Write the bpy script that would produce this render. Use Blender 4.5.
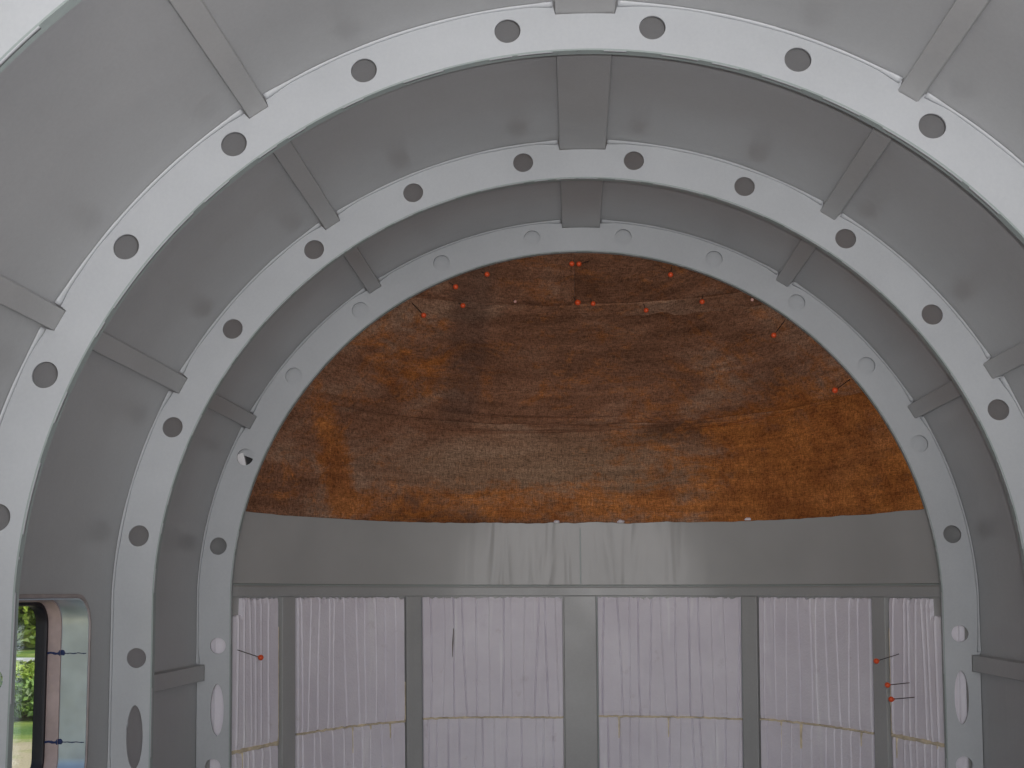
import bpy, bmesh, math, random
from mathutils import Vector, Matrix, noise

random.seed(7)
R = math.radians
ZC = 1.20                      # height of the barrel axis above the floor

for o in list(bpy.data.objects):
    bpy.data.objects.remove(o, do_unlink=True)

scene = bpy.context.scene
COL = scene.collection

# ------------------------------------------------------------------ camera
cd = bpy.data.cameras.new('camera')
cam = bpy.data.objects.new('camera', cd)
COL.objects.link(cam)
right = Vector((0.99847, 0.055297, 0.000294)).normalized()
up = Vector((0.009985, -0.185514, 0.982591)).normalized()
back = right.cross(up).normalized()
up = back.cross(right).normalized()
m = Matrix((right, up, back)).transposed().to_4x4()
m.translation = Vector((-0.016, 0.0, ZC))
cam.matrix_world = m
cd.sensor_width = 36.0
cd.lens = 1100.0 * 36.0 / 1024.0
cd.clip_start = 0.02
cd.clip_end = 500
scene.camera = cam

# ------------------------------------------------------------------ world
world = bpy.data.worlds.new('world')
scene.world = world
world.use_nodes = True
wn = world.node_tree
wn.nodes.clear()
wo = wn.nodes.new('ShaderNodeOutputWorld')
wb = wn.nodes.new('ShaderNodeBackground')
sky = wn.nodes.new('ShaderNodeTexSky')
sky.sky_type = 'NISHITA'
sky.sun_disc = False
sky.sun_elevation = R(48)
sky.sun_rotation = R(100)
sky.air_density = 1.0
sky.dust_density = 2.5
wb.inputs['Strength'].default_value = 0.16
wn.links.new(sky.outputs['Color'], wb.inputs['Color'])
wn.links.new(wb.outputs['Background'], wo.inputs['Surface'])

# ------------------------------------------------------------------ lights
def light(name, kind, energy, loc, aim=None, color=(1, 1, 1), **kw):
    l = bpy.data.lights.new(name, kind)
    l.energy = energy
    l.color = color
    for k, v in kw.items():
        setattr(l, k, v)
    o = bpy.data.objects.new(name, l)
    COL.objects.link(o)
    o.location = loc
    if aim is not None:
        o.rotation_euler = (Vector(aim) - Vector(loc)).to_track_quat('-Z', 'Y').to_euler()
    return o

light('sun', 'SUN', 2.6, (6, -2, 9), (0, 1.0, 0), (1.0, 0.95, 0.86), angle=R(0.6))
# the camera's own flash, up and to the right of its lens
light('camera_flash', 'SPOT', 76, (0.030, 0.0, ZC + 0.03), (-0.02, 2.0, ZC + 0.84),
      (1.0, 0.975, 0.995), shadow_soft_size=0.008, spot_size=R(98), spot_blend=1.0)
# daylight coming in through the open front end of the shell
light('open_end_daylight', 'AREA', 20.5, (0.0, -1.25, ZC + 0.1), (0.0, 2.0, ZC + 0.35),
      (1.0, 0.985, 1.0), shape='DISK', size=1.5)

scene.view_settings.view_transform = 'Standard'
scene.view_settings.look = 'None'
scene.view_settings.gamma = 1.0
scene.view_settings.use_curve_mapping = False
scene.view_settings.exposure = -0.03

# ------------------------------------------------------------------ materials
class NT:
    def __init__(self, name):
        self.m = bpy.data.materials.new(name)
        self.m.use_nodes = True
        self.t = self.m.node_tree
        self.t.nodes.clear()
        self.out = self.t.nodes.new('ShaderNodeOutputMaterial')
        self.b = self.t.nodes.new('ShaderNodeBsdfPrincipled')
        self.t.links.new(self.b.outputs[0], self.out.inputs[0])

    def n(self, kind, **kw):
        x = self.t.nodes.new(kind)
        for k, v in kw.items():
            setattr(x, k, v)
        return x

    def l(self, a, b):
        self.t.links.new(a, b)

    def obj_coord(self, scale=(1, 1, 1), rot=(0, 0, 0)):
        g = self.n('ShaderNodeNewGeometry')
        mp = self.n('ShaderNodeMapping')
        mp.inputs['Scale'].default_value = scale
        mp.inputs['Rotation'].default_value = rot
        self.l(g.outputs['Position'], mp.inputs['Vector'])
        return mp.outputs[0]

    def noise(self, vec, scale, detail=3, rough=0.5, dist=0.0):
        x = self.n('ShaderNodeTexNoise')
        x.inputs['Scale'].default_value = scale
        x.inputs['Detail'].default_value = detail
        x.inputs['Roughness'].default_value = rough
        x.inputs['Distortion'].default_value = dist
        self.l(vec, x.inputs['Vector'])
        return x.outputs['Fac']

    def ramp(self, fac, stops):
        r = self.n('ShaderNodeValToRGB')
        e = r.color_ramp.elements
        while len(e) < len(stops):
            e.new(0.5)
        for i, (p, c) in enumerate(stops):
            e[i].position = p
            e[i].color = (*c, 1) if len(c) == 3 else c
        self.l(fac, r.inputs[0])
        return r.outputs[0]

    def mix(self, fac, a, b, mode='MIX'):
        x = self.n('ShaderNodeMix', data_type='RGBA', blend_type=mode)
        if isinstance(fac, (int, float)):
            x.inputs[0].default_value = fac
        else:
            self.l(fac, x.inputs[0])
        for i, v in ((6, a), (7, b)):
            if isinstance(v, tuple):
                x.inputs[i].default_value = (*v, 1)
            else:
                self.l(v, x.inputs[i])
        return x.outputs[2]

    def math(self, op, a, b=None, c=None, clamp=False):
        x = self.n('ShaderNodeMath', operation=op, use_clamp=clamp)
        for i, v in enumerate((a, b, c)):
            if v is None:
                continue
            if isinstance(v, (int, float)):
                x.inputs[i].default_value = v
            else:
                self.l(v, x.inputs[i])
        return x.outputs[0]

    def bump(self, h, strength, dist, normal=None):
        x = self.n('ShaderNodeBump')
        x.inputs['Strength'].default_value = strength
        x.inputs['Distance'].default_value = dist
        self.l(h, x.inputs['Height'])
        if normal is not None:
            self.l(normal, x.inputs['Normal'])
        return x.outputs[0]

    def set(self, **kw):
        for k, v in kw.items():
            k = k.replace('_', ' ')
            if isinstance(v, (int, float)):
                self.b.inputs[k].default_value = v
            elif isinstance(v, tuple):
                self.b.inputs[k].default_value = (*v, 1)
            else:
                self.l(v, self.b.inputs[k])
        return self.m


def paint(name, col, rough=0.42, spec=0.5, streak=0.0, bumpy=0.15):
    t = NT(name)
    c = t.obj_coord()
    f = t.noise(c, 3.0, 4, 0.6)
    lo = tuple(v * 0.93 for v in col)
    hi = tuple(min(1, v * 1.06) for v in col)
    base = t.ramp(f, [(0.3, lo), (0.7, hi)])
    g = t.noise(c, 160, 2, 0.7)
    base = t.mix(0.10, base, t.ramp(g, [(0.3, (0.35, 0.35, 0.36)), (0.7, (0.62, 0.63, 0.62))]), 'OVERLAY')
    r = t.ramp(t.noise(c, 6, 3), [(0.3, (rough - .05,) * 3), (0.7, (rough + .07,) * 3)])
    nb = t.bump(t.noise(c, 5.0, 3, 0.5), bumpy, 0.03)
    if streak:
        s = t.noise(t.obj_coord((4, 30, 4)), 1.0, 2, 0.5, 0.6)
        nb = t.bump(s, streak, 0.02, nb)
    return t.set(Base_Color=base, Roughness=r, Specular_IOR_Level=spec, Normal=nb)


M = {}
M['skin'] = paint('grey_skin_paint', (0.43, 0.435, 0.44), 0.34, 0.55, 0.03, 0.10)
M['web'] = paint('light_grey_frame_paint', (0.52, 0.54, 0.56), 0.38, 0.5)
M['stringer'] = paint('grey_stringer_paint', (0.43, 0.43, 0.43), 0.40)
M['bulk'] = paint('grey_bulkhead_paint', (0.385, 0.39, 0.385), 0.40)
M['floor'] = paint('dull_floor_paint', (0.22, 0.22, 0.21), 0.7)
M['seal'] = paint('pale_sealant', (0.66, 0.67, 0.68), 0.3)
M['edge'] = paint('green_grey_edge', (0.34, 0.39, 0.38), 0.45)


def wrinkled():
    t = NT('wrinkled_grey_sheet')
    c = t.obj_coord()
    base = t.ramp(t.noise(c, 4, 3), [(0.3, (0.40, 0.40, 0.39)), (0.7, (0.45, 0.45, 0.44))])
    w = t.noise(t.obj_coord((15, 0.6, 2.2)), 1.0, 1.5, 0.45, 0.9)
    sx = t.n('ShaderNodeSeparateXYZ')
    t.l(c, sx.inputs[0])
    d = t.math('MULTIPLY_ADD', sx.outputs[0], sx.outputs[0], 0.0)
    mask = t.math('SUBTRACT', 1.0, t.math('MULTIPLY', d, 5.0), clamp=True)
    h = t.math('MULTIPLY', w, t.math('ADD', mask, 0.12))
    nb = t.bump(h, 0.26, 0.02)
    return t.set(Base_Color=base, Roughness=0.36, Specular_IOR_Level=0.34, Normal=nb)


M['sheet'] = wrinkled()


def rusty(name, seed):
    t = NT(name)
    off = seed * 7.3
    c = t.obj_coord()
    mp = t.n('ShaderNodeMapping')
    mp.inputs['Location'].default_value = (off, off * .3, 0)
    t.l(c, mp.inputs['Vector'])
    c2 = mp.outputs[0]
    wide = t.n('ShaderNodeMapping')
    wide.inputs['Scale'].default_value = (1.0, 1.0, 2.6)
    t.l(c2, wide.inputs['Vector'])
    a = t.noise(wide.outputs[0], 2.6, 6, 0.62, 0.5)
    base = t.ramp(a, [(0.30, (0.165, 0.074, 0.040)), (0.50, (0.295, 0.142, 0.082)),
                      (0.66, (0.39, 0.235, 0.155))])
    # orange rust stains, strongest towards the lower edge
    sx = t.n('ShaderNodeSeparateXYZ')
    t.l(c, sx.inputs[0])
    z = t.math('SUBTRACT', sx.outputs[2], ZC)
    low = t.n('ShaderNodeMapRange')
    low.inputs[1].default_value = 0.75
    low.inputs[2].default_value = 0.22
    low.inputs[3].default_value = -0.035
    low.inputs[4].default_value = 0.045
    t.l(z, low.inputs[0])
    st = t.math('ADD', t.math('MULTIPLY', t.noise(wide.outputs[0], 5.5, 6, 0.74, 0.8), 0.66), t.math('MULTIPLY', t.noise(c2, 30, 5, 0.78, 0.4), 0.40))
    side = t.math('MULTIPLY', sx.outputs[0], 0.05)
    def blob(cx, cz, rx, rz, amp):
        dx = t.math('MULTIPLY', t.math('SUBTRACT', sx.outputs[0], cx), 1 / rx)
        dz = t.math('MULTIPLY', t.math('SUBTRACT', z, cz), 1 / rz)
        q = t.math('ADD', t.math('MULTIPLY', dx, dx), t.math('MULTIPLY', dz, dz))
        return t.math('MULTIPLY', t.math('SUBTRACT', 1.0, q, clamp=True), amp)
    bl = t.math('ADD', blob(-0.715, 0.36, 0.045, 0.22, 0.24), blob(0.66, 0.36, 0.33, 0.26, 0.17))
    bl = t.math('ADD', bl, blob(-0.48, 0.68, 0.24, 0.12, 0.11))
    bl = t.math('ADD', bl, blob(-0.1, 0.275, 0.85, 0.06, 0.10))
    bl = t.math('ADD', bl, blob(-0.25, 0.47, 0.5, 0.12, -0.10))
    base = t.mix(blob(-0.02, 0.37, 0.66, 0.17, 0.75), base, (0.36, 0.235, 0.150))
    base = t.mix(blob(0.0, 0.66, 0.34, 0.16, 0.35), base, (0.30, 0.15, 0.09))
    tot = t.math('ADD', t.math('ADD', st, low.outputs[0]), t.math('ADD', side, bl))
    stain = t.ramp(tot, [(0.52, (0, 0, 0)), (0.68, (1, 1, 1))])
    hue = t.ramp(t.noise(c2, 9, 4, 0.7), [(0.35, (0.34, 0.105, 0.022)), (0.65, (0.60, 0.215, 0.050))])
    base = t.mix(t.math('MULTIPLY', stain, 0.80), base, hue)
    # darker slanting band
    sl = t.math('ADD', sx.outputs[0], t.math('MULTIPLY', t.math('SUBTRACT', z, 0.66), -0.28))
    db = t.math('MULTIPLY', t.math('ADD', sl, 0.345), 1 / 0.062)
    db = t.math('SUBTRACT', 1.0, t.math('POWER', t.math('ABSOLUTE', db), 4.0), clamp=True)
    zz = t.n('ShaderNodeMapRange')
    zz.inputs[1].default_value = 0.50
    zz.inputs[2].default_value = 0.56
    t.l(z, zz.inputs[0])
    db = t.math('MULTIPLY', t.math('MULTIPLY', db, zz.outputs[0]), 0.55)
    base = t.mix(db, base, (0.15, 0.085, 0.062))
    # woven grain
    g1 = t.noise(t.obj_coord((60, 60, 400)), 1.0, 2, 0.6)
    g2 = t.noise(t.obj_coord((330, 90, 50)), 1.0, 2, 0.6)
    g3 = t.noise(c, 420, 2, 0.8)
    g4 = t.noise(t.obj_coord((3, 3, 60)), 1.0, 3, 0.6)
    base = t.mix(0.35, base, t.ramp(g4, [(0.38, (0.30, 0.30, 0.30)), (0.60, (0.66, 0.66, 0.66))]), 'OVERLAY')
    gr = t.math('ADD', t.math('ADD', g1, g2), t.math('MULTIPLY', g3, 1.6))
    grain = t.ramp(t.math('MULTIPLY', gr, 1 / 3.6), [(0.40, (0.16, 0.16, 0.16)), (0.61, (0.86, 0.85, 0.84))])
    base = t.mix(0.85, base, grain, 'OVERLAY')
    nb = t.bump(gr, 0.5, 0.003)
    nb = t.bump(t.noise(wide.outputs[0], 9, 4, 0.6), 0.45, 0.02, nb)
    return t.set(Base_Color=base, Roughness=0.92, Specular_IOR_Level=0.15, Normal=nb)


M['blanket'] = [rusty('rust_stained_blanket_%s' % n, i) for i, n in
                enumerate(('first', 'second', 'third', 'fourth', 'fifth'))]


def foam(name='pale_foam'):
    t = NT(name)
    c = t.obj_coord()
    f = t.noise(c, 5, 4, 0.6)
    base = t.ramp(f, [(0.3, (0.76, 0.72, 0.79)), (0.7, (0.87, 0.84, 0.90))])
    w = t.noise(t.obj_coord((34, 10, 2.2)), 1.0, 3, 0.6, 0.3)
    base = t.mix(t.ramp(w, [(0.60, (0, 0, 0)), (0.74, (0.8, 0.8, 0.8))]), base, (0.93, 0.92, 0.95))
    d = t.noise(c, 17, 5, 0.7)
    base = t.mix(t.ramp(d, [(0.62, (0, 0, 0)), (0.80, (0.6, 0.6, 0.6))]), base, (0.58, 0.52, 0.55))
    nb = t.bump(t.noise(c, 130, 3, 0.7), 0.35, 0.004)
    return t.set(Base_Color=base, Roughness=0.6, Specular_IOR_Level=0.35, Normal=nb)


M['foam'] = foam()


def simple(name, col, rough=0.5, metal=0.0, nscale=30, var=0.12, bump=0.1, spec=0.5):
    t = NT(name)
    c = t.obj_coord()
    lo = tuple(v * (1 - var) for v in col)
    hi = tuple(min(1, v * (1 + var)) for v in col)
    base = t.ramp(t.noise(c, nscale, 3, 0.6), [(0.3, lo), (0.7, hi)])
    return t.set(Base_Color=base, Roughness=rough, Metallic=metal, Specular_IOR_Level=spec,
                 Normal=t.bump(t.noise(c, nscale * 3, 2), bump, 0.005))


M['glue'] = simple('yellowed_adhesive', (0.74, 0.64, 0.46), 0.5, var=0.25, bump=0.6)
M['foam_edge'] = simple('cut_foam_edge', (0.62, 0.60, 0.62), 0.8)
M['red'] = simple('orange_red_plastic', (0.80, 0.10, 0.025), 0.35, var=0.05)
M['pink'] = simple('pale_pink_plastic', (0.75, 0.42, 0.36), 0.35, var=0.05)
M['steel'] = simple('dark_pin_steel', (0.07, 0.055, 0.05), 0.4, 0.6)
M['alu'] = simple('brushed_bare_aluminium', (0.62, 0.69, 0.76), 0.32, 0.75, 9, 0.18)
M['strip'] = simple('dull_pink_foam_strip', (0.52, 0.40, 0.38), 0.7)
M['trim'] = simple('worn_pinkish_sealant', (0.38, 0.33, 0.32), 0.6)
M['rubber'] = simple('black_rubber', (0.012, 0.010, 0.016), 0.5)
M['blue'] = simple('blue_marker_ink', (0.015, 0.03, 0.12), 0.5)
M['bark'] = simple('brown_bark', (0.07, 0.05, 0.035), 0.9)
M['leaf'] = simple('yellow_green_leaf', (0.26, 0.34, 0.05), 0.5, 0, 2.5, 0.75)  # yellowish green leaf colour
M['leaf_dark'] = simple('deep_green_leaf', (0.15, 0.25, 0.045), 0.5, 0, 2.5, 0.6)
M['stone'] = simple('pale_grey_stone', (0.55, 0.54, 0.52), 0.8, 0, 4, 0.3)


def grass():
    t = NT('dry_grass_and_sand')
    c = t.obj_coord()
    f = t.noise(c, 0.9, 5, 0.65)
    sx = t.n('ShaderNodeSeparateXYZ')
    t.l(c, sx.inputs[0])
    bare = t.n('ShaderNodeMapRange')
    bare.inputs[1].default_value = 14.6
    bare.inputs[2].default_value = 13.4
    bare.inputs[3].default_value = 0.0
    bare.inputs[4].default_value = 0.22
    t.l(sx.outputs[1], bare.inputs[0])
    f = t.math('ADD', f, bare.outputs[0])
    base = t.ramp(f, [(0.40, (0.10, 0.19, 0.03)), (0.58, (0.26, 0.33, 0.06)), (0.70, (0.52, 0.43, 0.27))])
    return t.set(Base_Color=base, Roughness=0.95, Normal=t.bump(t.noise(c, 30, 4), 0.6, 0.03))


M['grass'] = grass()


def glass():
    t = NT('thin_clear_glazing')
    tr = t.n('ShaderNodeBsdfTransparent')
    tr.inputs[0].default_value = (0.93, 0.96, 0.95, 1)
    gl = t.n('ShaderNodeBsdfGlossy')
    gl.inputs['Roughness'].default_value = 0.02
    lw = t.n('ShaderNodeLayerWeight')
    lw.inputs['Blend'].default_value = 0.5
    fr = t.n('ShaderNodeMath', operation='MULTIPLY_ADD')
    pw = t.n('ShaderNodeMath', operation='POWER')
    t.l(lw.outputs['Facing'], pw.inputs[0])
    pw.inputs[1].default_value = 5.0
    t.l(pw.outputs[0], fr.inputs[0])
    fr.inputs[1].default_value = 0.45
    fr.inputs[2].default_value = 0.03
    mx = t.n('ShaderNodeMixShader')
    t.l(fr.outputs[0], mx.inputs[0])
    t.l(tr.outputs[0], mx.inputs[1])
    t.l(gl.outputs[0], mx.inputs[2])
    t.l(mx.outputs[0], t.out.inputs[0])
    return t.m


M['glass'] = glass()

# ------------------------------------------------------------------ mesh helpers
def link(name, me, mat, parent=None, smooth=False):
    if mat is not None:
        me.materials.append(mat)
    if smooth:
        for p in me.polygons:
            p.use_smooth = True
    o = bpy.data.objects.new(name, me)
    COL.objects.link(o)
    if parent is not None:
        o.parent = parent
        o.matrix_parent_inverse = Matrix.Translation(-parent.location)
    return o


def mesh(name, verts, faces, mat, parent=None, smooth=False):
    me = bpy.data.meshes.new(name)
    me.from_pydata([tuple(v) for v in verts], [], faces)
    bm = bmesh.new()
    bm.from_mesh(me)
    bmesh.ops.recalc_face_normals(bm, faces=bm.faces)
    bm.to_mesh(me)
    bm.free()
    return link(name, me, mat, parent, smooth)


def tag(o, label=None, cat=None, group=None, kind=None):
    if label: o['label'] = label
    if cat: o['category'] = cat
    if group: o['group'] = group
    if kind: o['kind'] = kind
    return o


def empty(name, loc, label, cat, group=None):
    o = bpy.data.objects.new(name, None)
    COL.objects.link(o)
    o.location = loc
    o.empty_display_size = 0.05
    return tag(o, label, cat, group)


def plate(outlines, thick, plane, off, bevel=0.0):
    """A flat plate with holes cut from 2D outlines; plane 'XZ' at y=off or 'YZ' at x=off."""
    cu = bpy.data.curves.new('outline', 'CURVE')
    cu.dimensions = '2D'
    cu.fill_mode = 'BOTH'
    cu.extrude = thick / 2
    for pts in outlines:
        sp = cu.splines.new('POLY')
        sp.points.add(len(pts) - 1)
        for p, (a, b) in zip(sp.points, pts):
            p.co = (a, b, 0, 1)
        sp.use_cyclic_u = True
    tmp = bpy.data.objects.new('outline', cu)
    COL.objects.link(tmp)
    bpy.context.view_layer.update()
    me = bpy.data.meshes.new_from_object(tmp)
    bpy.data.objects.remove(tmp)
    bpy.data.curves.remove(cu)
    if plane == 'XZ':
        for v in me.vertices:
            a, b, c = v.co
            v.co = (a, off - c, b + ZC)
    else:
        for v in me.vertices:
            a, b, c = v.co
            v.co = (off + c, a, b + ZC)
    bm = bmesh.new()
    bm.from_mesh(me)
    bmesh.ops.remove_doubles(bm, verts=bm.verts, dist=1e-6)
    bmesh.ops.recalc_face_normals(bm, faces=bm.faces)
    bm.to_mesh(me)
    bm.free()
    return me


def loft(rows, cyc=False, closed_profile=False):
    """Faces joining rows of vertices of equal length."""
    n = len(rows[0])
    V = [v for r in rows for v in r]
    F = []
    nr = len(rows)
    for i in range(nr if cyc else nr - 1):
        i2 = (i + 1) % nr
        for j in range(n if closed_profile else n - 1):
            j2 = (j + 1) % n
            F.append((i * n + j, i * n + j2, i2 * n + j2, i2 * n + j))
    return V, F


def arch_path(rad, zbot, n=96, a0=-90.0, a1=90.0, legs=(True, True)):
    """Points (x, z) of the arch from lower left over the crown to lower right."""
    P = []
    if legs[0]:
        P += [(-rad, zbot + (0 - zbot) * k / 10) for k in range(10)]
    for k in range(n + 1):
        a = R(a0 + (a1 - a0) * k / n)
        P.append((rad * math.sin(a), rad * math.cos(a)))
    if legs[1]:
        P += [(rad, zbot * k / 10) for k in range(1, 11)]
    return P


LEAN = 0.045        # the side walls lean in slightly towards the floor
ZF = -ZC            # floor in axis coordinates
R_SKIN, R_IN, R_HOLE = 1.0, 0.9095, 0.957

# ------------------------------------------------------------------ setting: floor, barrel skin, walls
Y0, Y1 = -1.3, 2.895
def struct(o):
    o['kind'] = 'structure'
    return o


struct(mesh('floor', [(x, y, z) for z in (-0.03, 0) for (x, y) in ((-1.0, Y0), (1.0, Y0), (1.0, 3.8), (-1.0, 3.8))],
            [(0, 1, 2, 3), (4, 5, 6, 7), (0, 1, 5, 4), (1, 2, 6, 5), (2, 3, 7, 6), (3, 0, 4, 7)], M['floor']))


def skin_radius(a, y):
    return R_SKIN


def barrel():
    rows_in, rows_out = [], []
    ny = 64
    na = 180
    rows = []
    for j in range(ny + 1):
        y = Y0 + (3.75 - Y0) * j / ny
        pin, pout = [], []
        for k in range(na + 1):
            a = R(-90 + 180 * k / na)
            # faint oil canning of the sheet between the frames
            w = 0.0
            r = R_SKIN + w
            pin.append((r * math.sin(a), y, r * math.cos(a) + ZC))
            pout.append(((r + .006) * math.sin(a), y, (r + .006) * math.cos(a) + ZC))
        rows.append(pin + pout[::-1])
    V, F = loft(rows, closed_profile=True)
    n = len(rows[0])
    F.append(tuple(range(n)))
    F.append(tuple(range(len(V) - n, len(V)))[::-1])
    return mesh('ceiling', V, F, M['skin'], smooth=False)


ceil_o = struct(barrel())
for p in ceil_o.data.polygons:
    if len(p.vertices) == 4:
        p.use_smooth = True
mod = ceil_o.modifiers.new('edges', 'EDGE_SPLIT')
mod.split_angle = R(40)


def rrect(y0, y1, z0, z1, r, n=8):
    P = []
    for cy, cz, a0 in ((y1 - r, z1 - r, 0), (y0 + r, z1 - r, 90), (y0 + r, z0 + r, 180), (y1 - r, z0 + r, 270)):
        for k in range(n + 1):
            a = R(a0 + 90 * k / n)
            P.append((cy + r * math.cos(a), cz + r * math.sin(a)))
    return P


# window opening in the left wall between the second and third frame
WY0, WY1, WZ0, WZ1, WR = 1.84, 2.222, -0.376, -0.012, 0.055
rect = [(Y0, ZF), (3.75, ZF), (3.75, 0.0), (Y0, 0.0)]
o = link('wall_left', plate([rect, rrect(WY0, WY1, WZ0, WZ1, WR)], 0.006, 'YZ', -R_SKIN - .003), M['skin'])
struct(o)
o = link('wall_right', plate([rect], 0.006, 'YZ', R_SKIN + .003), M['skin'])
struct(o)

# ------------------------------------------------------------------ stringers
STR_IN, STR_OUT = 0.979, 0.999
# name, centre angle (deg), half width (m), y start, y end, label
ARC = [
    (0.75, 0.0515, 'wide grey strip running along the crown of the arch'),
    (-34.1, 0.0190, 'narrow grey strip under the roof skin, first left of the wide crown strip'),
    (-62.9, 0.0190, 'narrow grey strip on the left curve of the skin, above the window'),
    (34.0, 0.0195, 'narrow grey strip under the roof skin, first right of the wide crown strip'),
    (62.0, 0.0195, 'narrow grey strip low on the right curve of the skin'),
]
for ang, hw, lab in ARC:
    t = empty('stringer', (math.sin(R(ang)) * .99, Y0 + .02, ZC + math.cos(R(ang)) * .99), lab, 'stringer',
              'long stringers under the skin')
    a = R(ang)
    tx, tz = math.cos(a), -math.sin(a)
    nx, nz = math.sin(a), math.cos(a)
    rows = []
    for j in range(30):
        y = Y0 + .02 + (Y1 - .004 - Y0 - .02) * j / 29
        prof = []
        for (s, r) in ((-hw, math.sqrt(.9985 ** 2 - hw * hw)), (-hw, STR_IN + .0015), (-hw + .0015, STR_IN),
                       (hw - .0015, STR_IN), (hw, STR_IN + .0015), (hw, math.sqrt(.9985 ** 2 - hw * hw))):
            prof.append((nx * r + tx * s, y, nz * r + tz * s + ZC))
        rows.append(prof)
    V, F = loft(rows, closed_profile=True)
    F += [tuple(range(6)), tuple(range(len(V) - 6, len(V)))[::-1]]
    mesh('strip', V, F, M['stringer'], t)
    # thin sealant line down one edge
    rows = []
    for j in range(90):
        y = Y0 + .03 + (Y1 - .02 - Y0) * j / 90
        w = .0022 + .0012 * noise.noise(Vector((y * 9, ang, 0)))
        rows.append([(nx * r + tx * s, y, nz * r + tz * s + ZC) for s, r in
                     ((hw - .0003, .9965 - hw * hw / 2), (hw - .0003, .9935 - hw * hw / 2 - w * .4), (hw + w, .9975 - hw * hw / 2))])
    V, F = loft(rows, closed_profile=True)
    mesh('sealant_line', V, F, M['stringer'], t)

for sx, zc, lab in ((-1, -0.205, 'short grey strip on the left wall beyond the window'),
                    (1, -0.174, 'short grey strip low on the right wall between the two rearmost frames')):
    t = empty('stringer', (sx * .99, 2.34, ZC + zc), lab, 'stringer', 'short stringers on the side walls')
    rows = []
    for j in range(8):
        y = 2.346 + (2.874 - 2.346) * j / 7
        rows.append([(sx * x, y, zc + s + ZC) for x, s in ((.9995, -.0195), (.9805, -.0195), (.979, -.018), (.979, .018),
                                                           (.9805, .0195), (.9995, .0195))])
    V, F = loft(rows, closed_profile=True)
    F += [tuple(range(6)), tuple(range(len(V) - 6, len(V)))[::-1]]
    mesh('strip', V, F, M['stringer'], t)
    rows = [[(sx * .9995, y, zc + s * .022 + ZC), (sx * .9965, y, zc + s * .0197 + ZC), (sx * .9995, y, zc + s * .0197 + ZC)]
            for y in (2.35, 2.87) for s in (1,)]
    V, F = loft(rows, closed_profile=True)
    mesh('sealant_line', V, F, M['stringer'], t)

# ------------------------------------------------------------------ frames
def ellipse(cx, cz, rx, rz, a=0.0, n=36):
    P = []
    for k in range(n):
        t = 2 * math.pi * k / n
        u, v = rx * math.cos(t), rz * math.sin(t)
        P.append((cx + u * math.cos(a) + v * math.sin(a), cz - u * math.sin(a) + v * math.cos(a)))
    return P


HOLES = [-82.9, -68.3, -53.2, -38.05, -22.65, -7.25, 7.65, 22.75, 37.6, 52.3, 66.8, 81.3]
LOW = {-1: [(-.938, -.137, 'o'), (-.932, -.297, 'e'), (-.936, -.437, 'o'), (-.936, -.60, 'e'), (-.936, -.76, 'o')],
       1: [(.947, -.102, 'o'), (.940, -.256, 'e'), (.934, -.416, 'o'), (.934, -.57, 'e'), (.934, -.73, 'o')]}


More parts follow.
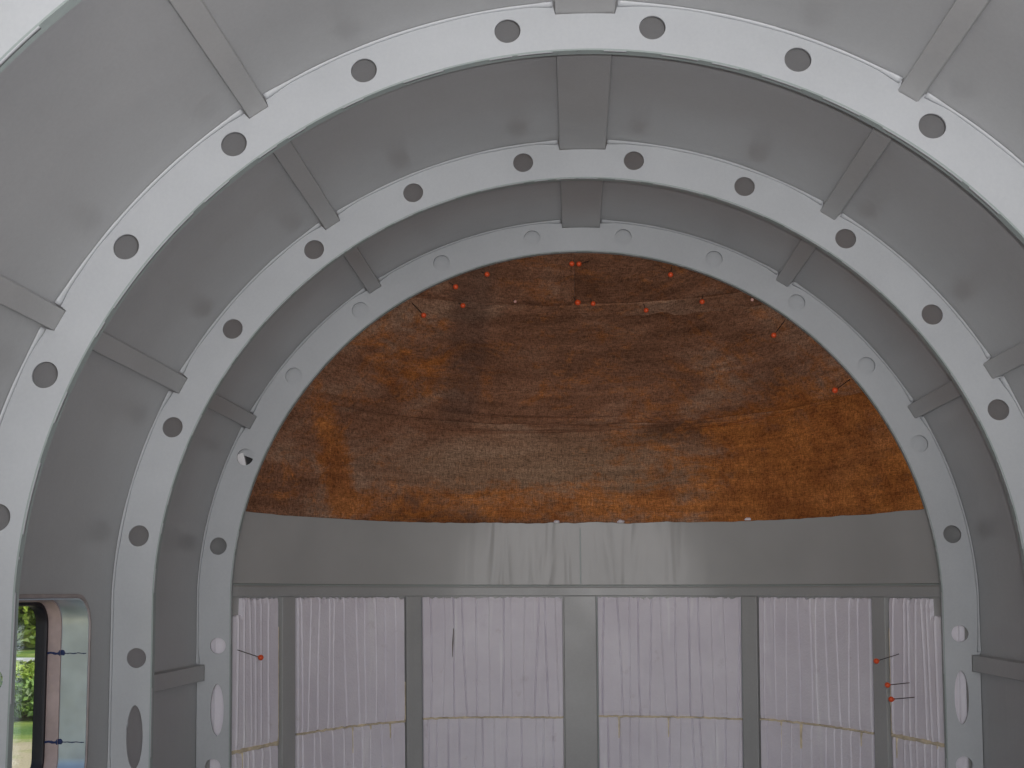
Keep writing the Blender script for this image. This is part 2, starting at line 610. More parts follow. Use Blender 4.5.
def make_frame(y, label, low_notch, idx):
    t = empty('ring_frame', (0, y, 0), label, 'ring frame', 'perforated ring frames along the shell')
    ro = .9985
    notches = [(ang, math.degrees((hw + .0012) / .985)) for ang, hw, _ in ARC]
    out = []
    # left leg upwards
    def leg(sx):
        P = [(sx * ro, ZF + .001)]
        if low_notch:
            zc = -.205 if sx < 0 else -.174
            P += [(sx * ro, zc - .0207), (sx * .9778, zc - .0207), (sx * .9778, zc + .0207), (sx * ro, zc + .0207)]
        P.append((sx * ro, 0))
        return P
    out += leg(-1)
    for k in range(1, 720):
        a = -90 + 180 * k / 720
        wob = .0009 * noise.noise(Vector((a * .25, idx * 3.1, 0)))
        rr = ro - .001 + wob
        for ang, h in notches:
            if abs(a - ang) < h:
                rr = .9778
        out.append((rr * math.sin(R(a)), rr * math.cos(R(a))))
    out += leg(1)[::-1]
    inner = arch_path(R_IN, ZF + .001, 160)[::-1]
    H = [ellipse(R_HOLE * math.sin(R(a)), R_HOLE * math.cos(R(a)), .0226, .0226) for a in HOLES]
    for s in (-1, 1):
        for x, z, k in LOW[s]:
            H.append(ellipse(x / (1 - LEAN * abs(z)), z, .0212 if k == 'o' else .0180, .0205 if k == 'o' else .064))
    me = plate([out + inner] + H, .0068, 'XZ', y)
    link('web', me, M['web'], t)
    # rolled inner lip
    path = arch_path(R_IN, ZF + .001, 160)
    path2 = arch_path(R_IN + .003, ZF + .001, 160)
    rows = []
    for (x, z), (x2, z2) in zip(path, path2):
        g = .0006 * noise.noise(Vector((x * 22, z * 22, idx)))
        rows.append([(x - g, y - .0037, z + ZC), (x - g, y + .0110, z + ZC), (x2, y + .0110, z2 + ZC), (x2, y - .0037, z2 + ZC)])
    V, F = loft(rows, closed_profile=True)
    mesh('lip', V, F, M['edge'], t, smooth=False)
    # fillet of paint and sealant where the web meets the skin
    segs = []
    edges = sorted([(ang - h - .15, ang + h + .15) for ang, h in notches])
    cur = -113.0 if not low_notch else -100.5
    for a0, a1 in edges + [(113, 113) if not low_notch else (98.5, 98.5)]:
        if a0 > cur:
            segs.append((cur, a0))
        cur = a1
    V, F = [], []
    for a0, a1 in segs:
        n = max(6, int((a1 - a0) * 3))
        rows = []
        for k in range(n + 1):
            a = a0 + (a1 - a0) * k / n
            w = .0040 + .0016 * noise.noise(Vector((a * .3, idx * 5.7, 1))) + .0006 * noise.noise(Vector((a * 1.6, idx, 4)))
            end = min(abs(a - a0), abs(a1 - a))
            w += .004 * math.exp(-(end / 1.6) ** 2)
            d = w * .9
            s, c = math.sin(R(a)), math.cos(R(a))
            if abs(a) > 90:
                s = math.copysign(1.0, a)
            zz = lambda rr: c * rr if abs(a) <= 90 else c
            rows.append([(s * rr, yy, zz(rr) + ZC) for rr, yy in
                         ((.9988 - w, y - .0035), (.9988 - w * .55, y - .0035 - d * .35), (.9988 - w * .2, y - .0035 - d), (.9992, y - .0035 - d),
                          (.9992, y - .0030))])
        v, f = loft(rows, closed_profile=True)
        b = len(V)
        V += v
        F += [tuple(i + b for i in q) for q in f]
        m_ = len(rows[0])
        F.append(tuple(b + i for i in range(m_)))
        F.append(tuple(b + len(v) - m_ + i for i in range(m_))[::-1])
    mesh('sealant_fillet', V, F, M['web'], t, smooth=True)
    return t


FR = [(1.158, 'nearest grey ring frame, cut off by the top left corner of the photo', False),
      (1.748, 'largest whole-looking grey ring frame with round holes, in front of the side window', False),
      (2.34, 'middle grey ring frame with round holes, just beyond the side window', False),
      (2.88, 'smallest and farthest grey ring frame, bordering the rusty brown insulation', True)]
frames = [make_frame(y, lab, ln, i) for i, (y, lab, ln) in enumerate(FR)]


def arc_plate(r0, r1, a0, a1, y, th, n=80):
    o_ = [(r1 * math.sin(R(a0 + (a1 - a0) * k / n)), r1 * math.cos(R(a0 + (a1 - a0) * k / n))) for k in range(n + 1)]
    i_ = [(r0 * math.sin(R(a0 + (a1 - a0) * k / n)), r0 * math.cos(R(a0 + (a1 - a0) * k / n))) for k in range(n + 1)]
    return plate([o_ + i_[::-1]], th, 'XZ', y)


bk = link('backing_plate', arc_plate(.916, .997, -68.1, 73.5, 2.8965, .002), M['web'], frames[3])
bk['label'] = 'light grey plate closing the upper holes from behind'

# ------------------------------------------------------------------ end bulkhead
def surf(x, z):
    q = math.hypot(x, max(z, 0.0))
    y = 3.63 - .95 * q ** 4
    lim = 2.912
    if y < lim + .03:
        d = (lim + .03 - y)
        y = lim + .03 - .03 * (1 - math.exp(-d / .03))
    return y


def back_wall():
    rows = []
    zs = [ZF + 0.002 + (0 - ZF - .002) * k / 14 for k in range(14)] + [.9344 * (k / 60) + (.002 if k == 1 else 0) for k in range(61)]
    n = 90
    for th in (0, 1):
        for z in (zs if th == 0 else zs[::-1]):
            lim = .993 if z <= 0.001 else .9345
            xm = lim if z <= 0.001 else math.sqrt(max(lim ** 2 - z * z, 0))
            row = []
            for k in range(n + 1):
                x = xm * math.sin(math.pi / 2 * (2 * k / n - 1))
                row.append((x, surf(x, z) + th * .004, z + ZC))
            rows.append(row)
    V, F = loft(rows, cyc=True)
    return mesh('wall_back', V, F, M['sheet'], smooth=True)


struct(back_wall())
for n_, (a0, a1) in enumerate(((-88.5, -75), (75, 88.5))):  # added sloping strips that lift the brightness behind two side holes of the farthest frame
    rows = []
    for k in range(13):
        a = R(a0 + (a1 - a0) * k / 12)
        rows.append([(rr * math.sin(a), yy, rr * math.cos(a) + ZC) for rr, yy in ((.994, 2.90), (.937, 3.03), (.937, 3.033), (.996, 2.903))])
    V, F = loft(rows, closed_profile=True)
    struct(mesh('trim_%d' % (n_ + 1), V, F, M['skin']))

struct(link('wall_light_stop', plate([[(-1.006, ZF), (1.006, ZF), (1.006, 0)] + [(1.006 * math.cos(R(a)), 1.006 * math.sin(R(a))) for a in range(3, 178, 3)] + [(-1.006, 0)]], .006, 'XZ', 3.755), M['skin']))  # added unseen cap that keeps sky light from leaking past the bulkhead

# plan curve of the lower wall with arc length
PC = [(x, surf(x, -1)) for x in [-.985 + 1.97 * k / 1400 for k in range(1401)]]
PS = [0.0]
for (a, b), (c, d) in zip(PC, PC[1:]):
    PS.append(PS[-1] + math.hypot(c - a, d - b))


def s_of_x(x):
    k = min(max(int((x + .985) / 1.97 * 1400), 0), 1399)
    f = (x - PC[k][0]) / (PC[k + 1][0] - PC[k][0])
    return PS[k] + f * (PS[k + 1] - PS[k])


def plan_at(s, off):
    """Point at arc length s offset towards the cabin by off."""
    lo, hi = 0, len(PS) - 1
    while hi - lo > 1:
        mid = (lo + hi) // 2
        if PS[mid] <= s: lo = mid
        else: hi = mid
    f = (s - PS[lo]) / (PS[hi] - PS[lo])
    x = PC[lo][0] + f * (PC[hi][0] - PC[lo][0])
    y = PC[lo][1] + f * (PC[hi][1] - PC[lo][1])
    k0, k1 = max(lo - 6, 0), min(hi + 6, len(PS) - 1)
    tx, ty = PC[k1][0] - PC[k0][0], PC[k1][1] - PC[k0][1]
    L = math.hypot(tx, ty)
    tx, ty = tx / L, ty / L
    return x + ty * off, y - tx * off


def plan_solid(name, s0, s1, ns, zrow, hfun, mat, parent, off0=.0006, smooth=False):
    """zrow(s, v) gives z; hfun(s, z) the thickness."""
    nz = 26 if ns > 20 else 6
    rows = []
    for i in range(ns + 1):
        s = s0 + (s1 - s0) * i / ns
        col = []
        for j in range(nz + 1):
            z = zrow(s, j / nz)
            h = hfun(s, z, min(i, ns - i), min(j, nz - j))
            x, y = plan_at(s, off0 + h)
            col.append((x, y, z + ZC))
        for j in range(nz, -1, -nz):
            z = zrow(s, j / nz)
            x, y = plan_at(s, off0)
            col.append((x, y, z + ZC))
        rows.append(col)
    V, F = loft(rows, closed_profile=True)
    n = len(rows[0])
    F.append(tuple(range(n)))
    F.append(tuple(range(len(V) - n, len(V)))[::-1])
    return mesh(name, V, F, mat, parent, smooth)


# the ledge across the bulkhead
s0, s1 = s_of_x(-.945), s_of_x(.945)
t = empty('ledge', (0, 3.6, ZC - .006), 'thin grey ledge between the plain grey sheet and the white foam panels', 'ledge')
rows = []
for i in range(141):
    s = s0 + (s1 - s0) * i / 140
    w = .0008 * noise.noise(Vector((s * 6, 0, 0)))
    rows.append([(*plan_at(s, a), z + ZC) for a, z in ((.0006, .017), (.012, .017 + w), (.014, .013 + w), (.014, -.010 + w), (.0125, -.013 + w), (.0006, -.013))])
V, F = loft(rows, closed_profile=True)
F += [tuple(range(6)), tuple(range(len(V) - 6, len(V)))[::-1]]
mesh('angle_strip', V, F, M['bulk'], t)
rows = []
for i in range(141):
    s = s0 + (s1 - s0) * i / 140
    rows.append([(*plan_at(s, a), z + ZC) for a, z in ((.0006, .0176), (.0006, .0235), (.0065, .0205), (.0065, .0176))])
V, F = loft(rows, closed_profile=True)
mesh('joint_bead', V, F, M['edge'], t)

# seam strip up the grey sheet
sm = empty('seam_strip', (.006, 3.6, ZC + .03), 'narrow upright seam strip near the middle of the plain grey sheet', 'seam strip')
s_ = s_of_x(.006)
rows = [[(*plan_at(s_ + d, a), z + ZC) for d, a in ((-.0022, .0006), (-.0018, .0024), (.0018, .0024), (.0022, .0006))] for z in (.026, .12, .205)]
V, F = loft(rows, closed_profile=True)
F += [(0, 1, 2, 3), (8, 9, 10, 11)]
mesh('strip', V, F, M['edge'], sm)

def face_x(x):
    """Move a visible edge position outward to the wall line it stands on."""
    sl = 3.8 * abs(x) ** 3
    return math.copysign(abs(x) * 1.007 + .0135 * sl / math.hypot(1, sl), x)


# vertical stiffeners
RIBS = [(-.8345, -.810, 'narrow upright grey stiffener, first from the left end of the foam wall'),
        (-.545, -.500, 'upright grey stiffener between the second and third foam panels from the left'),
        (-.050, .055, 'widest upright grey stiffener, in the middle of the foam wall'),
        (.505, .549, 'upright grey stiffener, first to the right of the wide middle one'),
        (.8085, .832, 'narrow upright grey stiffener, first from the right end of the foam wall')]
for x0, x1, lab in RIBS:
    x0, x1 = face_x(x0), face_x(x1)
    a, b = s_of_x(x0), s_of_x(x1)
    t = empty('vertical_stiffener', ((x0 + x1) / 2, surf((x0 + x1) / 2, -1) - .01, 0.002), lab, 'stiffener', 'upright stiffeners on the end wall')
    h = .014
    prof = [(a, .0006), (a + .001, h), (a + .003, h + .0015), ((a + b) / 2, h + .0015), (b - .003, h + .0015), (b - .001, h), (b, .0006)]
    rows = [[(*plan_at(s, o_), z) for s, o_ in prof] for z in (.002, .3, .6, .9, ZC - .0145)]
    V, F = loft(rows, closed_profile=True)
    F += [tuple(range(7)), tuple(range(len(V) - 7, len(V)))[::-1]]
    mesh('face_strip', V, F, M['bulk'], t)
    sx = b if x0 < 0 else a - .0035
    rows = [[(*plan_at(sx + .0002 + d, o_), z) for d, o_ in ((0, .0006), (0, .006), (.0032, .006), (.0032, .0006))] for z in (.002, .4, .8, ZC - .0145)]
    V, F = loft(rows, closed_profile=True)
    F += [(0, 1, 2, 3), (12, 13, 14, 15)]
    mesh('edge_flange', V, F, M['edge'], t)

# foam panels
PAN = [(-.972, -.8395), (-.804, -.5485), (-.4955, -.0535), (.0585, .5015), (.5525, .8035), (.8365, .972)]
UPL = ['ribbed white foam panel at the far left end of the upper row',
       'second white foam panel from the left in the upper row',
       'wide white foam panel of the upper row, left of the wide middle stiffener',
       'wide white foam panel of the upper row, right of the wide middle stiffener',
       'second white foam panel from the right in the upper row',
       'ribbed white foam panel at the far right end of the upper row']
LOL = [u.replace('upper row', 'lower row').replace('panel', 'piece') for u in UPL]
for i, (x0, x1) in enumerate(PAN):
    x0, x1 = (x0 if i == 0 else face_x(x0)), (x1 if i == 5 else face_x(x1))
    a, b = s_of_x(x0), s_of_x(x1)
    side = i in (0, 5)
    rnd = random.Random(31 + i)
    for lower in (0, 1):
        gr = []
        s = a + rnd.uniform(.012, .03)
        while s < b - .01:
            gr.append((s, rnd.uniform(.6, 1.0), rnd.uniform(-.012, .012), rnd.uniform(0, 6)))
            s += rnd.uniform(.024, .036) if side else rnd.uniform(.030, .047)
        zj = -.400 + .012 * (i / 2.5) - (0.008 if i == 0 else 0)

        def zrow(s, v, a=a, b=b, lower=lower, zj=zj, side=side, i=i):
            jz = .0025 * noise.noise(Vector((s * 60, i, 5)))
            if not lower:
                top = -.0150 - .012 * abs(noise.noise(Vector((s * 38, i * 3, 1)))) - .007 * abs(noise.noise(Vector((s * 150, i * 3, 7))))
                if side:
                    d = (s - a) if i == 0 else (b - s)
                    if d < .085:
                        top -= .045
                return zj + .003 + jz + (top - zj - .003 - jz) * v
            bot = ZF + .004
            return bot + (zj - .003 + jz - bot) * (v ** .4)

        def hf(s, z, ei, ej, gr=gr, side=side, i=i, lower=lower):
            h = .0125 + .0010 * noise.noise(Vector((s * 7, z * 3, i)))
            for g, dep, bend, ph in gr:
                gs = g + bend * math.sin((z + .2) * 5 + ph)
                d = abs(s - gs)
                if side:
                    h += .0030 * math.exp(-(d / .0032) ** 2) * dep
                else:
                    if d < .0028:
                        if dep > .86:
                            h += .003 * (1 - d / .0028)
                        else:
                            h -= .0085 * dep * (1 - d / .0028)
            if ei == 0:
                h -= .004
            if ej == 0:
                h -= .003
            return max(h, .002)
        ns = max(40, int((b - a) / .0019))
        y_ = surf((x0 + x1) / 2, -1) - .008
        if not lower:
            t = empty('foam_slab', ((x0 + x1) / 2, y_, ZC - .40), UPL[i], 'foam panel', 'white foam panels on the end wall')
        else:
            t = empty('foam_slab', ((x0 + x1) / 2, y_, 0.004), LOL[i], 'foam panel', 'white foam panels on the end wall')
        # ragged left and right edges come from shifting the first and last columns
        plan_solid('foam_sheet', a, b, ns, zrow, hf, M['foam'], t)
        if i == 2 and not lower:
            sc_ = s_of_x(-.408)
            rows = []
            for k in range(12):
                z = -.115 - .088 * k / 11
                w = .0017 * (1 - abs(k - 5.5) / 7) + .0004
                d0 = -.004 * math.sin(k / 11 * 1.4)
                rows.append([(*plan_at(sc_ + d0 + d, o_), z + ZC) for d, o_ in ((-w, .009), (-w, .0152), (w, .0152), (w, .009))])
            V, F = loft(rows, closed_profile=True)
            F += [(0, 1, 2, 3), tuple(range(len(V) - 4, len(V)))]
            mk = mesh('pen_mark', V, F, M['steel'], t)
            mk['label'] = 'dark pen stroke'
        if lower:
            # yellowed adhesive squeezed out along the joint and in some grooves
            rows = []
            n = int((b - a) / .004)
            for k in range(n + 1):
                s = a + (b - a) * k / n
                z = zj + .0025 * noise.noise(Vector((s * 60, i, 5)))
                w = .0032 + .0026 * noise.noise(Vector((s * 33, i, 2))) + (.003 if side else 0)
                hh = .0138 + .0012 * noise.noise(Vector((s * 50, i, 9)))
                rows.append([(*plan_at(s, o_), z + dz + ZC) for o_, dz in ((.003, -w), (hh, -w * .7), (hh + .001, 0), (hh, w * .7), (.003, w))])
            V, F = loft(rows, closed_profile=True)
            F += [tuple(range(5)), tuple(range(len(V) - 5, len(V)))[::-1]]
            ad = mesh('adhesive_bead', V, F, M['glue'], t, smooth=True)
            ad['label'] = 'yellowed adhesive along the joint'
            picks = [g[0] for g in gr if rnd.random() < (.3 if not side else .1)]
            for s in picks:
                L = rnd.uniform(.03, .09)
                rows = [[(*plan_at(s + d, o_), zj - .003 - L * k / 5 + ZC) for d, o_ in ((-w_, .008), (-w_ * .5, .0145), (w_ * .5, .0145), (w_, .008))]
                        for k, w_ in enumerate((.004, .0035, .004, .003, .0035, .002))]
                V, F = loft(rows, closed_profile=True)
                F += [(0, 1, 2, 3), (20, 21, 22, 23)]
                mesh('adhesive_drip', V, F, M['glue'], t)
        elif side or i in (1,):
            # adhesive up the edge next to the stiffener
            e = b if i in (0, 1) else a
            sg = 1 if i in (0, 1) else -1
            rows = []
            zt = -.10 if side else -.28
            for k in range(60):
                z = zj + .004 + (zt - zj) * k / 59
                w = max(.0012, (.0035 if side else .002) + .003 * noise.noise(Vector((z * 40, i, 2))))
                rows.append([(*plan_at(e + sg * d, o_), z + ZC) for d, o_ in ((.0003, .002), (-.001, .0125), (w * .6, .0125), (w, .002))])
            V, F = loft(rows, closed_profile=True)
            F += [(0, 1, 2, 3), tuple(range(len(V) - 4, len(V)))]
            ad = mesh('adhesive_bead', V, F, M['glue'], t, smooth=True)
            ad['label'] = 'yellowed adhesive up the panel edge'

# ------------------------------------------------------------------ rusty insulation blankets
def blanket(name, label, z0f, z1f, xr, mat, off, seed, nx=120, nz=44, folds=(), tk=1.0):
    """z0f/z1f(x): lower and upper edge heights; xr: x limits inside the arch."""
    rm = .925
    cache = {}
    V, F = [], []
    def pt(u, v, back):
        # v picks the height at the middle, u the place across
        zm = z0f(0) + (z1f(0) - z0f(0)) * v
        def edge_x(sg):
            # where the row curve leaves the circle of the frame
            lo, hi = 0.0, rm
            for _ in range(26):
                mid = (lo + hi) / 2
                zz = z0f(sg * mid) + (z1f(sg * mid) - z0f(sg * mid)) * v
                if mid * mid + zz * zz < rm * rm: lo = mid
                else: hi = mid
            return max(lo, 1e-3)
        key = (v, back)
        if key not in cache:
            cache[key] = (edge_x(-1), edge_x(1))
        xl, xr_ = cache[key]
        x0, x1 = max(-xl, xr[0]), min(xr_, xr[1])
        x = x0 + (x1 - x0) * u
        z = z0f(x) + (z1f(x) - z0f(x)) * v
        q = math.hypot(x, z)
        if q > rm:
            x, z = x * rm / q, z * rm / q
        d = off
        n_ = noise.noise(Vector((x * 3.2 + seed, z * 7, 0))) * .006 + noise.noise(Vector((x * 11, z * 19, seed))) * .0022
        edge = min(v, 1 - v, u if xr[0] > -1 else 1, (1 - u) if xr[1] < 1 else 1)
        roll = 1 - math.exp(-edge * 26)
        f = 0
        for (fx, fz, dx, dz, w, amp) in folds:
            # a crease along a short line through (fx, fz) in direction (dx, dz)
            ax, az = x - fx, z - fz
            al = ax * dx + az * dz
            pe = abs(-ax * dz + az * dx)
            if abs(al) < 1:
                f += amp * math.exp(-(pe / w) ** 2) * math.exp(-(al / .28) ** 4)
        th = (.004 + .010 * roll + n_ * roll + f) * tk
        return (x, surf(x, z) - off - (0 if back else max(th, .002)), z + ZC)
    for back in (0, 1):
        for j in range(nz + 1):
            for i in range(nx + 1):
                V.append(pt(i / nx, j / nz, back))
    W = nx + 1
    B = W * (nz + 1)
    for j in range(nz):
        for i in range(nx):
            a = j * W + i
            F.append((a, a + 1, a + 1 + W, a + W))
            F.append((B + a, B + a + W, B + a + 1 + W, B + a + 1))
    for i in range(nx):
        F.append((i, i + 1, B + i + 1, B + i))
        a = nz * W + i
        F.append((a, a + 1, B + a + 1, B + a))
    for j in range(nz):
        a, b = j * W, j * W + W
        F.append((a, b, B + b, B + a))
        a, b = j * W + nx, j * W + W + nx
        F.append((a, b, B + b, B + a))
    o = mesh(name, V, F, mat, None, True)
    return tag(o, label, 'insulation', 'rust stained insulation pieces over the end wall')


def jag(seed, amp=.004):
    return lambda x: amp * noise.noise(Vector((x * 9, seed, 0))) + amp * .5 * noise.noise(Vector((x * 40, seed, 3)))


j1, j2, j3 = jag(1, .005), jag(2, .005), jag(3, .0045)
blanket('insulation_blanket', 'lowest and widest rust brown insulation piece, hanging over the plain grey sheet',
        lambda x: .222 - .012 * abs(x) ** 3 + j1(x), lambda x: .541 - .018 * x * x, (-2, 2), M['blanket'][0], .002, 1, 170, 150,
        folds=((-.16, .512, 1, .03, .0035, -.013), (.12, .526, 1, -.02, .003, -.011), (.5, .512, .99, .03, .003, -.012),
               (-.05, .498, 1, .01, .012, .006), (-.74, .35, .12, .99, .03, .006), (.2, .40, .9, .1, .01, .004)))
blanket('insulation_blanket', 'middle band of rust brown insulation with a darker slanting stripe',
        lambda x: .534 - .018 * x * x + j2(x), lambda x: .840 - .15 * x * x, (-2, 2), M['blanket'][1], .0165, 2, 160, 130,
        folds=((-.1, .552, 1, 0, .003, -.011), (-.345, .66, .27, .96, .03, .003), (-.30, .68, .27, .96, .004, -.004),
               (.45, .555, 1, .02, .005, .005), (-.55, .72, .8, .3, .006, .005)))
blanket('insulation_blanket', 'brown insulation piece at the very top, left of the short upright joint',
        lambda x: .830 + j3(x) - .15 * x * x, lambda x: .9245, (-2, -.0062), M['blanket'][2], .022, 3, 200, 20, folds=((-.040, .87, 0, 1, .0035, -.014), (-.010, .87, 0, 1, .003, -.010)))
blanket('insulation_blanket', 'brown insulation piece at the very top, right of the short upright joint',
        lambda x: .834 + j3(x) - .15 * x * x, lambda x: .9245, (-.0058, 2), M['blanket'][3], .022, 4, 80, 20)
blanket('insulation_strip', 'narrow paler brown strip along the upper seam, right of the upright joint',
        lambda x: .802 + j2(x) - .15 * x * x, lambda x: .832 - .15 * x * x, (.004, .50), M['blanket'][4], .0285, 5, 60, 10, tk=.30)

# small scraps of white foam caught under the lower edge of the insulation
for x, r, lab in ((-.070, .010, 'tiny white foam scrap under the insulation edge, leftmost of the three'),
                  (.137, .011, 'tiny white foam scrap under the insulation edge, right of the seam strip'),
                  (.530, .010, 'tiny white foam scrap under the insulation edge, rightmost of the three')):
    bm = bmesh.new()
    bmesh.ops.create_icosphere(bm, subdivisions=2, radius=r)
    for v in bm.verts:
        n_ = noise.noise(v.co * 140 + Vector((x * 30, 0, 0)))
        v.co = v.co * (1 + .35 * n_)
        v.co.z *= .62
        v.co.y *= .7
        if v.co.z < -.3 * r:
            v.co.z = -.3 * r
    me = bpy.data.meshes.new('foam_scrap')
    bm.to_mesh(me)
    bm.free()
    o = link('foam_scrap', me, M['foam'])
    o.location = (x, surf(x, .22) - .031, ZC + .2235)
    tag(o, lab, 'foam scrap', 'foam scraps under the insulation edge')

# bright white block behind a hole of the farthest frame
bm = bmesh.new()
bmesh.ops.create_cube(bm, size=1)
for v in bm.verts:
    v.co = Vector((v.co.x * .026, v.co.y * .010, v.co.z * .060))
bmesh.ops.bevel(bm, geom=bm.edges[:], offset=.002, segments=2)
me = bpy.data.meshes.new('white_block')
bm.to_mesh(me)
bm.free()
o = link('white_block', me, simple('bright_white_block', (0.92, 0.90, 0.92), 0.6))
aa = R(-69.5)
o.location = (.957 * math.sin(aa) - .008, 2.8985, ZC + .957 * math.cos(aa))
o.rotation_euler = (0, R(-15), 0)
tag(o, 'bright white bit showing through a hole at the left of the farthest ring frame', 'foam scrap')

# ------------------------------------------------------------------ pins
PINS = [
    ((-0.355, 2.936, 0.846), (-0.33, 2.886, 0.818), 1, 'red pin near the top left of the insulation, just above its upper seam', 'r'),
    ((-0.266, 2.943, 0.876), (-0.245, 2.893, 0.854), 1, 'red pin close under the frame edge, left of the upright joint', 'r'),
    ((-0.459, 2.945, 0.791), (-0.418, 2.895, 0.742), 1, 'red pin farthest to the left in the brown insulation', 'r'),
    ((-0.339, 3.038, 0.813), (-0.320, 2.988, 0.792), 1, 'red pin head on the upper seam, left of the pale pink one', 'r'),
    ((-0.185, 3.099, 0.836), (-0.176, 3.049, 0.818), .6, 'tiny pale pink pin head on the upper seam, left of the upright joint', 'p'),
    ((-0.014, 2.945, 0.905), (-0.013, 2.889, 0.879), 1, 'red pin at the top of the upright joint, left one of the close pair', 'r'),
    ((0.034, 2.955, 0.905), (0.007, 2.905, 0.883), 1, 'red pin at the top of the upright joint, right one of the close pair', 'r'),
    ((-0.01, 3.119, 0.848), (0.003, 3.069, 0.818), 1.2, 'red pin at the bottom of the upright joint', 'r'),
    ((0.039, 3.123, 0.845), (0.047, 3.073, 0.815), 1, 'red pin on the upper seam, first right of the upright joint', 'r'),
    ((0.193, 3.118, 0.826), (0.198, 3.068, 0.792), 1, 'red pin on the upper seam, second right of the upright joint', 'r'),
    ((0.262, 2.932, 0.881), (0.253, 2.882, 0.842), 1, 'red pin close under the frame edge, right of the upright joint', 'r'),
    ((0.353, 3.006, 0.82), (0.344, 2.956, 0.785), 1, 'red pin at the right end of the upper seam', 'r'),
    ((0.474, 2.933, 0.787), (0.468, 2.883, 0.769), .6, 'tiny pale pink pin head against the frame, upper right of the insulation', 'p'),
    ((0.563, 2.936, 0.725), (0.522, 2.886, 0.672), 1, 'red pin with a slanting shaft in the upper right of the insulation', 'r'),
    ((0.728, 2.934, 0.56), (0.674, 2.884, 0.521), 1.1, 'red pin farthest to the right in the brown insulation', 'r'),
    ((-0.915, 2.943, -0.148), (-0.829, 2.893, -0.167), 1, 'red-headed pin stuck in the far left foam panel', 'r'),
    ((0.861, 3.089, -0.161), (0.78, 3.039, -0.179), 1, 'uppermost of the three red-headed pins in the far right foam panel', 'r'),
    ((0.876, 3.051, -0.234), (0.795, 3.001, -0.237), 1, 'middle one of the three red-headed pins in the far right foam panel', 'r'),
    ((0.883, 3.032, -0.269), (0.797, 2.982, -0.271), 1, 'lowest of the three red-headed pins in the far right foam panel', 'r'),
]


def pin_meshes():
    out = {}
    bm = bmesh.new()
    # shaft of unit length along +Z
    bmesh.ops.create_cone(bm, cap_ends=True, segments=10, radius1=.0011, radius2=.0011, depth=1.0)
    bmesh.ops.translate(bm, verts=bm.verts, vec=(0, 0, .5))
    me = bpy.data.meshes.new('shaft')
    bm.to_mesh(me)
    bm.free()
    me.materials.append(M['steel'])
    out['shaft'] = me
    for k, mt in (('r', M['red']), ('p', M['pink'])):
        # faceted plastic head turned on a lathe
        prof = [(0, -.010), (.0024, -.010), (.0030, -.006), (.0062, -.003), (.0074, .001), (.0062, .005), (.003, .0075), (0, .008)]
        rows = []
        for (r_, z) in prof:
            rows.append([(max(r_, 1e-5) * math.cos(2 * math.pi * q / 14), max(r_, 1e-5) * math.sin(2 * math.pi * q / 14), z) for q in range(14)])
        V, F = loft(rows, closed_profile=True)
        F += [tuple(range(14)), tuple(range(len(V) - 14, len(V)))[::-1]]
        me = bpy.data.meshes.new('head')
        me.from_pydata(V, [], F)
        bm = bmesh.new()
        bm.from_mesh(me)
        bmesh.ops.recalc_face_normals(bm, faces=bm.faces)
        bm.to_mesh(me)
        bm.free()
        for p in me.polygons:
            p.use_smooth = True
        me.materials.append(mt)
        out[k] = me
    return out


PM = pin_meshes()
for tip, head, sc, lab, kind in PINS:
    T, Hd = Vector(tip) + Vector((0, 0, ZC)), Vector(head) + Vector((0, 0, ZC))
    d = Hd - T
    L = d.length
    t = empty('pin', T, lab, 'pin', 'pins stuck in the insulation')
    t.rotation_euler = d.to_track_quat('Z', 'Y').to_euler()
    sh = bpy.data.objects.new('shaft', PM['shaft'])
    COL.objects.link(sh)
    sh.parent = t
    sh.scale = (1, 1, L - .004)
    hd = bpy.data.objects.new('head', PM[kind])
    COL.objects.link(hd)
    hd.parent = t
    hd.location = (0, 0, L)
    hd.scale = (sc, sc, sc)

# ------------------------------------------------------------------ side window
win = empty('window_1', (-1.0, (WY0 + WY1) / 2, ZC + WZ0), None, None)
win['kind'] = 'structure'


def tube_ring(name, y0, y1, z0, z1, r, prof, mat, smooth=True):
    """prof: (x, inset) pairs swept round a rounded rectangle."""
    rows = []
    for (x, ins) in prof:
        rows.append([(x, a, b + ZC) for a, b in rrect(y0 + ins, y1 - ins, z0 + ins, z1 - ins, max(r - ins, .006), 10)])
    V, F = loft(rows, cyc=True, closed_profile=True)
    o_ = mesh(name, V, F, mat, win, smooth)
    m_ = o_.modifiers.new('edges', 'EDGE_SPLIT')
    m_.split_angle = R(50)
    return o_


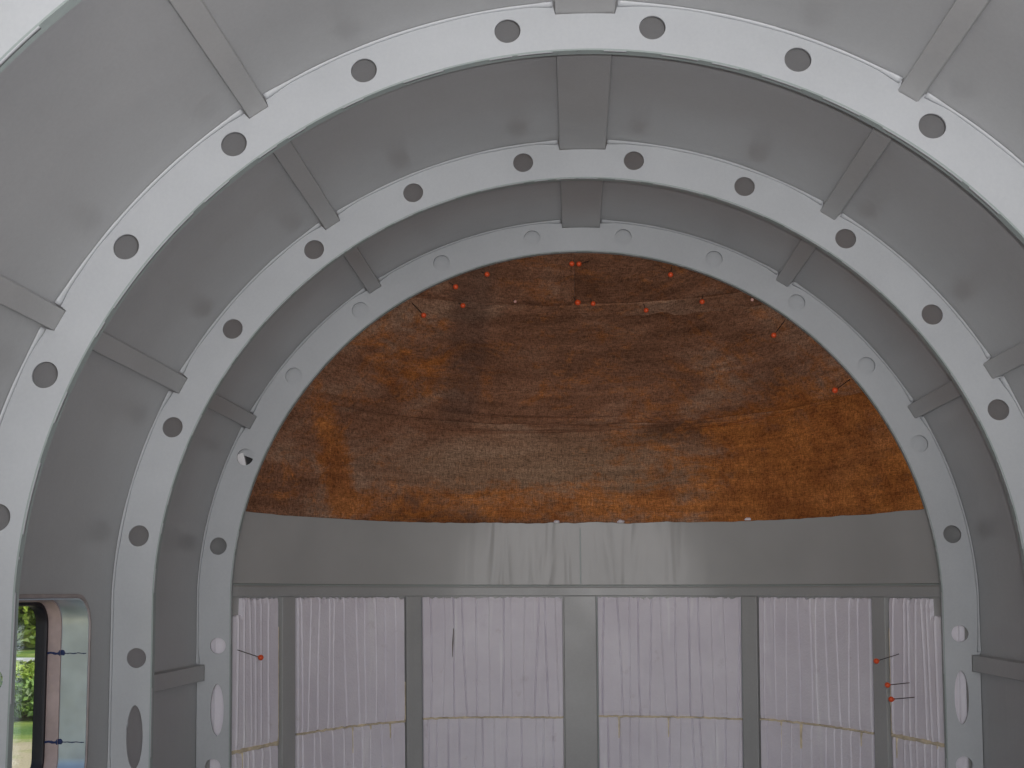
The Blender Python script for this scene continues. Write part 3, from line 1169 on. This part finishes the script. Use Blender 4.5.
tube_ring('aluminium_jamb', WY0, WY1, WZ0, WZ1, WR, [(-.997, .0005), (-.997, .003), (-1.052, .003), (-1.052, .0005)], M['alu'])
tube_ring('edge_trim', WY0, WY1, WZ0, WZ1, WR, [(-.9995, -.008), (-.9955, -.0075), (-.9945, -.001), (-.9995, .0003)], M['trim'])
tube_ring('foam_strip', WY0, WY1, WZ0, WZ1, WR, [(-1.0525, -.006), (-1.0525, .006), (-1.0775, .008), (-1.0775, -.006)], M['strip'])
tube_ring('rubber_gasket', WY0, WY1, WZ0, WZ1, WR, [(-1.078, -.006), (-1.078, .0140), (-1.083, .0160), (-1.100, .0160), (-1.100, -.006)], M['rubber'])
pane = rrect(WY0 + .015, WY1 - .015, WZ0 + .015, WZ1 - .015, .04)
link('pane', plate([pane], .003, 'YZ', -1.092), M['glass'], win)
for z in (-.121, -.292):
    y_ = WY1 - .0034
    rows = []
    for k in range(30):
        x = -1.0 - .078 * k / 29
        w = .0022 + .0012 * noise.noise(Vector((x * 300, z, 0))) + (.003 if abs(x + 1.050) < .006 else 0)
        if x > -1.045:
            w *= .45
        zz = z + .002 * noise.noise(Vector((x * 90, z, 3))) + ZC
        yy = y_ + .0001 if x > -1.052 else WY1 - .0068 - (abs(x) - 1.0525) * .08
        rows.append([(x, yy, zz - w), (x, yy - .0006, zz), (x, yy, zz + w)])
    V, F = loft(rows, closed_profile=True)
    mk = mesh('ink_mark', V, F, M['blue'], win)
    mk['label'] = 'dark blue marker line'

# the walls lean inwards below the springing of the arch
bpy.context.view_layer.update()
for o_ in list(COL.objects):
    if o_.type == 'MESH' and o_.data.users == 1 and o_.matrix_world == Matrix.Identity(4):
        for v in o_.data.vertices:
            if v.co.z < ZC:
                v.co.x *= 1 - LEAN * (ZC - v.co.z)

# ------------------------------------------------------------------ outside the window
g = mesh('ground', [(-60, -20, -.62), (60, -20, -.62), (60, 80, -.62), (-60, 80, -.62),
                    (-60, -20, -.9), (60, -20, -.9), (60, 80, -.9), (-60, 80, -.9)],
         [(0, 1, 2, 3), (4, 5, 6, 7), (0, 1, 5, 4), (1, 2, 6, 5), (2, 3, 7, 6), (3, 0, 4, 7)], M['grass'])
g['kind'] = 'structure'


def bush(cx, cy, rad, height, n, mat, label, seed, leaf=.09):
    rnd = random.Random(seed)
    t = empty('bush', (cx, cy, -.62), label, 'bush', 'bushes outside the window')
    V, F = [], []
    for _ in range(n):
        a = rnd.uniform(0, 2 * math.pi)
        u = rnd.uniform(-1, 1)
        rr = rnd.uniform(.55, 1.0)
        bumpr = 1 + .22 * noise.noise(Vector((math.cos(a) * 1.7, math.sin(a) * 1.7, u * 2 + seed)))
        p = Vector((math.cos(a) * math.sqrt(1 - u * u) * rad * rr * bumpr, math.sin(a) * math.sqrt(1 - u * u) * rad * rr * bumpr,
                    height * (.5 + .5 * u * rr * bumpr) + .08))
        p += Vector((cx, cy, -.62))
        d = Vector((rnd.uniform(-1, 1), rnd.uniform(-1, 1), rnd.uniform(-.6, .6))).normalized()
        e = d.cross(Vector((rnd.uniform(-1, 1), rnd.uniform(-1, 1), rnd.uniform(-1, 1)))).normalized()
        l = leaf * rnd.uniform(.6, 1.3)
        b = len(V)
        nn = d.cross(e) * l * .12
        V += [p, p + d * l * .5 + e * l * .28 + nn, p + d * l, p + d * l * .5 - e * l * .28 + nn]
        F += [(b, b + 1, b + 2), (b, b + 2, b + 3)]
    me = bpy.data.meshes.new('foliage')
    me.from_pydata([tuple(v) for v in V], [], F)
    link('foliage', me, mat, t)
    V, F = [], []
    for k in range(6):
        a = 2 * math.pi * k / 6
        top = Vector((math.cos(a) * rad * .5, math.sin(a) * rad * .5, height * .7))
        rows = []
        for q in range(6):
            f = q / 5
            p = Vector((cx, cy, -.62)) + Vector((top.x * f * f, top.y * f * f, top.z * f)) + Vector((math.cos(a), math.sin(a), 0)) * .04
            r_ = .028 * (1 - .7 * f)
            rows.append([tuple(p + Vector((math.cos(w) * r_, math.sin(w) * r_, 0))) for w in [2 * math.pi * s / 6 for s in range(6)]])
        v, f_ = loft(rows, closed_profile=True)
        b = len(V)
        V += v
        F += [tuple(i + b for i in q) for q in f_]
    mesh('stems', V, F, M['bark'], t)


bush(-8.2, 16.6, .95, .42, 3200, M['leaf_dark'], 'low clump of greenery nearest the window, below the pale path', 4, .13)
bush(-11.0, 22.2, 1.3, .30, 3600, M['leaf'], 'low bright clump of greenery farther off, just in front of the pale path', 6, .16)
bush(-18.6, 36.5, 3.6, 5.2, 9000, M['leaf'], 'tall leafy bush behind the pale path, at the top of the window view', 5, .34)
rows = []
for k in range(25):
    x = -26 + 20 * k / 24
    y0 = 27.0 + .5 * noise.noise(Vector((x * .3, 0, 0)))
    y1 = 30.6 + .5 * noise.noise(Vector((x * .3, 5, 0)))
    rows.append([(x, y0, -.6205), (x, y0 + .1, -.59), (x, y1 - .1, -.59), (x, y1, -.6205)])
V, F = loft(rows, closed_profile=True)
struct(mesh('path', V, F, M['stone']))
